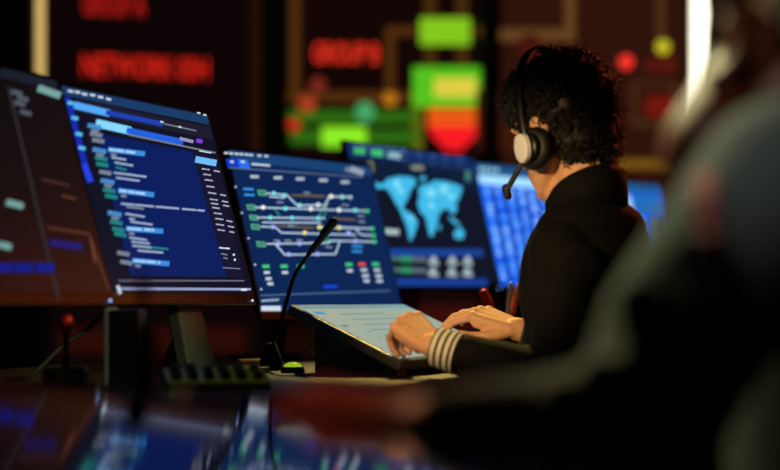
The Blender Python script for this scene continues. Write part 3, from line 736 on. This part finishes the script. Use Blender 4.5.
# stand collar
cx = (OF*.96+UP*-.28).normalized(); cz = (OF*.30+UP).normalized()
prev = None; n = 40
for j in range(n+1):
    a = math.radians(-160+320*j/n)+math.pi
    o = cx*(.064*math.cos(a))+OL*(.058*math.sin(a)); back = .5-.5*math.cos(a)
    lo = NB-UP*.042+OF*.005+o*1.22; hi = NB-UP*.018+o*1.04+cz*(.022+.030*back); w = o.normalized()*.004
    out = NB-UP*.020+o*1.12+cz*(.012+.024*back)+o.normalized()*.006
    ring = [jb.verts.new(p) for p in (lo+w, out+w, hi+w, hi-w, lo-w)]
    if prev:
        for k in range(5): jb.faces.new((prev[k], prev[(k+1) % 5], ring[(k+1) % 5], ring[k]))
    else: jb.faces.new(ring)
    prev = ring
jb.faces.new(prev)
obj('jacket', jb, JACK, t, smooth=True)
# striped shirt cuff
d = (WL-EL); dn = d.normalized(); x, y = basis(dn); bm = new(); prev = None; nst = 9
for i in range(nst*2+1):
    w_ = i/(nst*2); c = EL+d*(.80+.185*w_); r = .0385-.0035*w_
    cur = [bm.verts.new(c+(x*math.cos(2*math.pi*j/28)+y*math.sin(2*math.pi*j/28))*r) for j in range(28)]
    if prev:
        for j in range(28): bm.faces.new((prev[j], prev[(j+1) % 28], cur[(j+1) % 28], cur[j])).material_index = 1 if i % 5 in (3, 4) else 0
    prev = cur
o = obj('shirt_cuff', bm, [STRIPE_W, STRIPE_B], t, smooth=True); so = o.modifiers.new('s', 'SOLIDIFY'); so.thickness = .003
o['label'] = 'white and black striped shirt cuff'
bm = new()
for s, K, A_ in ((OL, KL, AL), (OR_, KR, AR)):
    capsule(bm, hips+s*.09, .095, K, .066); capsule(bm, K, .065, A_, .05)
obj('trousers', fuse(bm, .008, 4), TROU, t, smooth=True)
for A_ in (AL, AR):
    bm = new(); capsule(bm, A_-UP*.055, .040, A_-UP*.064+OF*.15, .034); obj('shoe', fuse(bm, .006, 2), RUBBER, t, smooth=True)
# ring on the left hand
_f = V((-.576, .652, .5)).normalized(); _u = V((.1, -.55, .83)); _u = (_u-_f*_u.dot(_f)).normalized()
rd = (_f*math.cos(math.radians(58))-_u*math.sin(math.radians(58))+sl*.016).normalized()
rp = WL+(_f*.092+sl*.010+_u*.0028)*.98+rd*.020
bm = new(); x, y = basis(rd); prev = None
for i in range(25):
    a = 2*math.pi*i/24; c = rp+(x*math.cos(a)+y*math.sin(a))*.0100
    cur = [bm.verts.new(c+rd*q0+(x*math.cos(a)+y*math.sin(a))*q1) for q0, q1 in ((-.002, 0), (0, .0012), (.002, 0), (0, -.001))]
    if prev:
        for k in range(4): bm.faces.new((prev[k], prev[(k+1) % 4], cur[(k+1) % 4], cur[k]))
    prev = cur
obj('ring', bm, mat('dark_ring', (30, 30, 32), .3, .8), t, smooth=True)

# headset worn by the operator
t = thing('headset', 'black headset with a silver ear disc on the curly haired person', 'headset', H(0, 0, 0))
bm = new(); ar = []
for k in range(33):
    a = math.radians(-10+200*k/32); ar.append(H(.014, .104*math.cos(a), -.03+.008+.180*max(-.15, math.sin(a))))
prev = None
for k, p in enumerate(ar):
    d = (ar[min(k+1, 32)]-ar[max(k-1, 0)]).normalized(); o = hf.cross(d)
    o = o if o.dot(p-H(0, 0, 0)) > 0 else -o
    cur = [bm.verts.new(p+hf*a_+o*b_) for a_, b_ in ((-.009, -.002), (.009, -.002), (.008, .003), (-.008, .003))]
    if prev:
        for j in range(4): bm.faces.new((prev[j], prev[(j+1) % 4], cur[(j+1) % 4], cur[j]))
    else: bm.faces.new(cur)
    prev = cur
bm.faces.new(prev); obj('headband', bm, BLACK, t, smooth=True)
for s in (1, -1):
    c0 = H(.008, s*.080, -.046); w = hl*s
    bm = new(); lathe(bm, [(c0, .036), (c0+w*.008, .040), (c0+w*.018, .038), (c0+w*.024, .030)], hf, hu, 26); obj('ear_cushion', bm, RUBBER, t, smooth=True)
    bm = new(); lathe(bm, [(c0+w*.02, .028), (c0+w*.030, .028), (c0+w*.036, .024)], hf, hu, 26); cu_ = obj('ear_cup', bm, BLACK, t, smooth=True)
    bm = new(); q0 = c0+w*.0405+hf*.004; ww = (w+hf*.45).normalized(); xx, yy = basis(ww)
    lathe(bm, [(q0-ww*.006, .0265), (q0+ww*.002, .0265), (q0+ww*.004, .021), (q0+ww*.0045, .008)], xx, yy, 26, 0, 1.0, 1.0)
    o = obj('disc', bm, SILVER, cu_); o['label'] = 'silver ear disc'
bm = new(); bp = smooth_path([H(.012, .108, -.06), P(518, 170, 3.80), P(512, 181, 3.82), P(507, 190, 3.84)], 6); tube(bm, bp, .0055, 10); obj('boom', bm, mat('boom_grey', (60, 66, 62), .3), t, smooth=True)
bm = new(); capsule(bm, P(506, 188, 3.84), .0075, P(508, 196, 3.84), .0075); obj('microphone_tip', bm, RUBBER, t, smooth=True)

# ---- the person close to the viewer
def PR(px, py, Y, r): return P(px, py, Y), r/F*Y
t = thing('person', 'out of focus person in a charcoal jacket sitting closest to the viewer, arm reaching forward', 'person', (P(860, 300, 1.912).x, 1.912, 0))
def cap2(bm, a, b): capsule(bm, a[0], a[1], b[0], b[1], 22, 6)
bm = new(); Y = 1.888
HC2 = P(834, -5, 1.959); f2 = V((-.15, .95, -.25)).normalized(); u2 = (UP-f2*UP.dot(f2)).normalized(); l2 = u2.cross(f2); R2 = Matrix((f2, l2, u2)).transposed()
H2 = lambda f, l, u: HC2+f2*f+l2*l+u2*u
ellip(bm, HC2, R2, (.09, .074, .11))
cap2(bm, PR(772, 70, 1.959, 58), PR(722, 152, 1.959, 62)); cap2(bm, PR(800, 100, 1.959, 80), PR(850, 200, 1.959, 80))
# ear
earc = P(726, 36, 1.888)
er = V((1, -.25, 0)).normalized()
pts = [earc+er*(a/F*1.888)+UP*(b/F*1.888) for a, b in ((-6, 40), (4, 30), (12, 12), (15, -6), (9, -22), (0, -32), (-8, -44))]
tube(bm, smooth_path(pts, 5), .0075, 10); ellip(bm, earc+V((.022, .012, -.002)), frame((.3, 1, 0)), (.010, .030, .036)); capsule(bm, P(716, 78, 1.900), .012, P(732, 96, 1.912), .02)
capsule(bm, P(742, 40, 1.912), .014, P(800, 40, 1.947), .04)
capsule(bm, P(860, 180, 1.959), .08, P(880, 620, 1.912), .1)
wf = P(432, 424, 1.723); kn = P(312, 402, 1.770)
capsule(bm, P(800, 230, 1.829), .04, P(660, 420, 1.723), .035); capsule(bm, P(660, 420, 1.723), .035, wf, .026)
hand(bm, wf, (-1, .25, .12), (.08, -.35, .93), 1, ((22, 30, 20), (30, 36, 24), (36, 40, 26), (42, 40, 26)),
     (((.75, .6, -.3), .04, .013), ((.9, .3, -.3), .032, .0105), ((.95, 0, -.2), .026, .009)), 1.12)
capsule(bm, P(880, 560, 1.888), .09, P(760, 640, 2.065), .07); capsule(bm, P(760, 640, 2.065), .065, V((.40, 2.12, .1)), .04); capsule(bm, V((.40, 2.12, .035)), .03, V((.28, 2.22, .03)), .028)
obj('body', fuse(bm, .0045, 4), SKIN2, t, smooth=True)
bm = new(); ellip(bm, H2(-.02, 0, .02), R2, (.098, .072, .115)); ellip(bm, H2(-.06, 0, -.06), R2, (.055, .07, .08)); ellip(bm, H2(.03, 0, .09), R2, (.08, .078, .05))
hb = fuse(bm, .006, 3); tree2 = BVHTree.FromBMesh(hb)
for k in range(300):
    w = V((rnd.gauss(0, 1), rnd.gauss(0, 1), rnd.gauss(0, 1))).normalized(); h = tree2.ray_cast(HC2+w*.3, -w)
    if h[0] is None or (R2.transposed()@(h[0]-HC2)).x > .06: continue
    coil(hb, h[0]-w*.003, (w+V((rnd.gauss(0, .7), rnd.gauss(0, .7), -.4))).normalized(), .006, 1.888, .012, .0024)
obj('hair', hb, HAIR, t, smooth=True)
bm = new()
cap2(bm, PR(788, 192, 1.794, 96), PR(686, 332, 1.746, 88)); cap2(bm, PR(686, 332, 1.746, 88), PR(652, 410, 1.711, 80))
cap2(bm, PR(650, 418, 1.711, 74), PR(545, 426, 1.717, 54)); cap2(bm, PR(545, 426, 1.717, 54), PR(452, 426, 1.723, 42))
cap2(bm, PR(880, 230, 1.959, 150), PR(900, 520, 1.912, 175)); cap2(bm, PR(800, 170, 1.912, 70), PR(880, 170, 1.959, 100))
for a, b, r in (((640, 300), (660, 400), 26), ((600, 372), (690, 392), 20), ((560, 392), (640, 410), 18), ((690, 250), (720, 330), 22)):
    cap2(bm, PR(*a, 1.670, r), PR(*b, 1.652, r*.8))
jb = fuse(bm, .006, 4)
for j in range(26):     # stand collar
    pass
tj = BVHTree.FromBMesh(jb)
obj('jacket', jb, JACK2, t, smooth=True)
bm = new(); cap2(bm, PR(737, 122, 1.864, 12), PR(688, 178, 1.841, 10)); cap2(bm, PR(737, 122, 1.864, 12), PR(800, 90, 1.841, 14)); obj('collar', fuse(bm, .004, 3), JACK2, t, smooth=True)
# red ribbon lying on the jacket
bm = new(); prev = None; cam = V((0, 0, CZ))
for k in range(24):
    py = 172+k*8.2; row = []
    for px in (694+k*.35, 715+k*.35):
        d = (P(px, py, 1.)-cam).normalized(); h = tj.ray_cast(cam, d)
        if h[0] is None: row = None; break
        row.append(h[0]-d*.004)
    if row is None: prev = None; continue
    cur = [bm.verts.new(p) for p in row]
    if prev: bm.faces.new((prev[0], prev[1], cur[1], cur[0]))
    prev = cur
o = obj('lanyard', bm, REDC, t); so = o.modifiers.new('s', 'SOLIDIFY'); so.thickness = .002; o['label'] = 'dark red ribbon over the jacket'
bm = new(); capsule(bm, P(880, 560, 1.888), .11, P(760, 640, 2.065), .085); capsule(bm, P(760, 640, 2.065), .08, V((.40, 2.12, .12)), .055); obj('trousers', fuse(bm, .008, 4), TROU, t, smooth=True)
bm = new(); capsule(bm, V((.40, 2.12, .042)), .042, V((.28, 2.22, .038)), .036); obj('shoe', bm, RUBBER, t, smooth=True)

# ---------------------------------------------------------------- lights
def area(name, loc, target, size, c, e, sy=None):
    l = bpy.data.lights.new(name, 'AREA'); l.energy = e; l.color = lin(c); l.size = size
    if sy: l.shape = 'RECTANGLE'; l.size_y = sy
    o = bpy.data.objects.new(name, l); link(o); o.location = loc
    o.rotation_euler = (V(target)-V(loc)).to_track_quat('-Z', 'Y').to_euler(); return o
def spot(name, loc, target, c, e, ang, blend=.5, r=.03):
    l = bpy.data.lights.new(name, 'SPOT'); l.energy = e; l.color = lin(c); l.spot_size = math.radians(ang); l.spot_blend = blend; l.shadow_soft_size = r
    o = bpy.data.objects.new(name, l); link(o); o.location = loc
    o.rotation_euler = (V(target)-V(loc)).to_track_quat('-Z', 'Y').to_euler(); return o
area('added_side_wash', (1.75, 5.15, 1.25), (-.6, 3.3, .8), .7, (255, 110, 40), 4.5, .8)  # added out of view, to put an orange reflection in the leftmost screen
spot('key_spot', (-.95, 2.0, 1.42), (.20, 3.8, .97), (255, 212, 145), 170, 17, .6)
spot('rim_spot', (1.5, 5.7, 2.5), (.42, 3.77, 1.13), (255, 110, 70), 130, 11, .6)  # added unseen spot for the reddish edge on hair and shoulder
spot('added_console_spot', (.75, 2.9, 1.35), (-.45, 3.62, .76), (225, 222, 165), 48, 26, .8)  # added unseen spot to brighten the monitor stand and the desk around it
spot('front_spot', (-.5, 3.3, 2.4), (.33, 1.76, .88), (224, 226, 165), 380, 18, 1.0)  # added unseen spot to lift the near person's sleeve out of black
spot('hand_spot', (-.7, 3.4, 2.3), (-.02, 1.75, .80), (255, 100, 70), 60, 12, .9)  # added unseen reddish spot to bring out the near hand
spot('added_desk_spot', (.05, 5.4, 2.3), (.2, 4.35, .85), (255, 220, 120), 190, 36, .6)  # added unseen spot to brighten the red marker and tops of the hands
spot('fill_spot', (-.9, .9, 1.9), (.45, 1.78, .99), (220, 230, 225), 110, 14, 1.0)  # added unseen fill on the near person's upper arm

w = bpy.data.worlds.new('room'); w.use_nodes = True; sc.world = w
w.node_tree.nodes['Background'].inputs[0].default_value = (.010, .006, .005, 1); w.node_tree.nodes['Background'].inputs[1].default_value = .5

# ---------------------------------------------------------------- camera
cd = bpy.data.cameras.new('camera'); cam_o = bpy.data.objects.new('camera', cd); link(cam_o)
cam_o.location = (0, 0, CZ); cam_o.rotation_euler = (math.pi/2, 0, 0)
cd.sensor_width = 36; cd.lens = F*36/780; cd.shift_y = 65/780
cd.clip_start = .05
cd.dof.use_dof = True; cd.dof.focus_distance = 4.1; cd.dof.aperture_fstop = cd.lens/1000/.048
sc.camera = cam_o
sc.view_settings.view_transform = 'Standard'; sc.view_settings.look = 'None'; sc.view_settings.gamma = 1; sc.view_settings.exposure = 0
sc.cycles.use_denoising = True
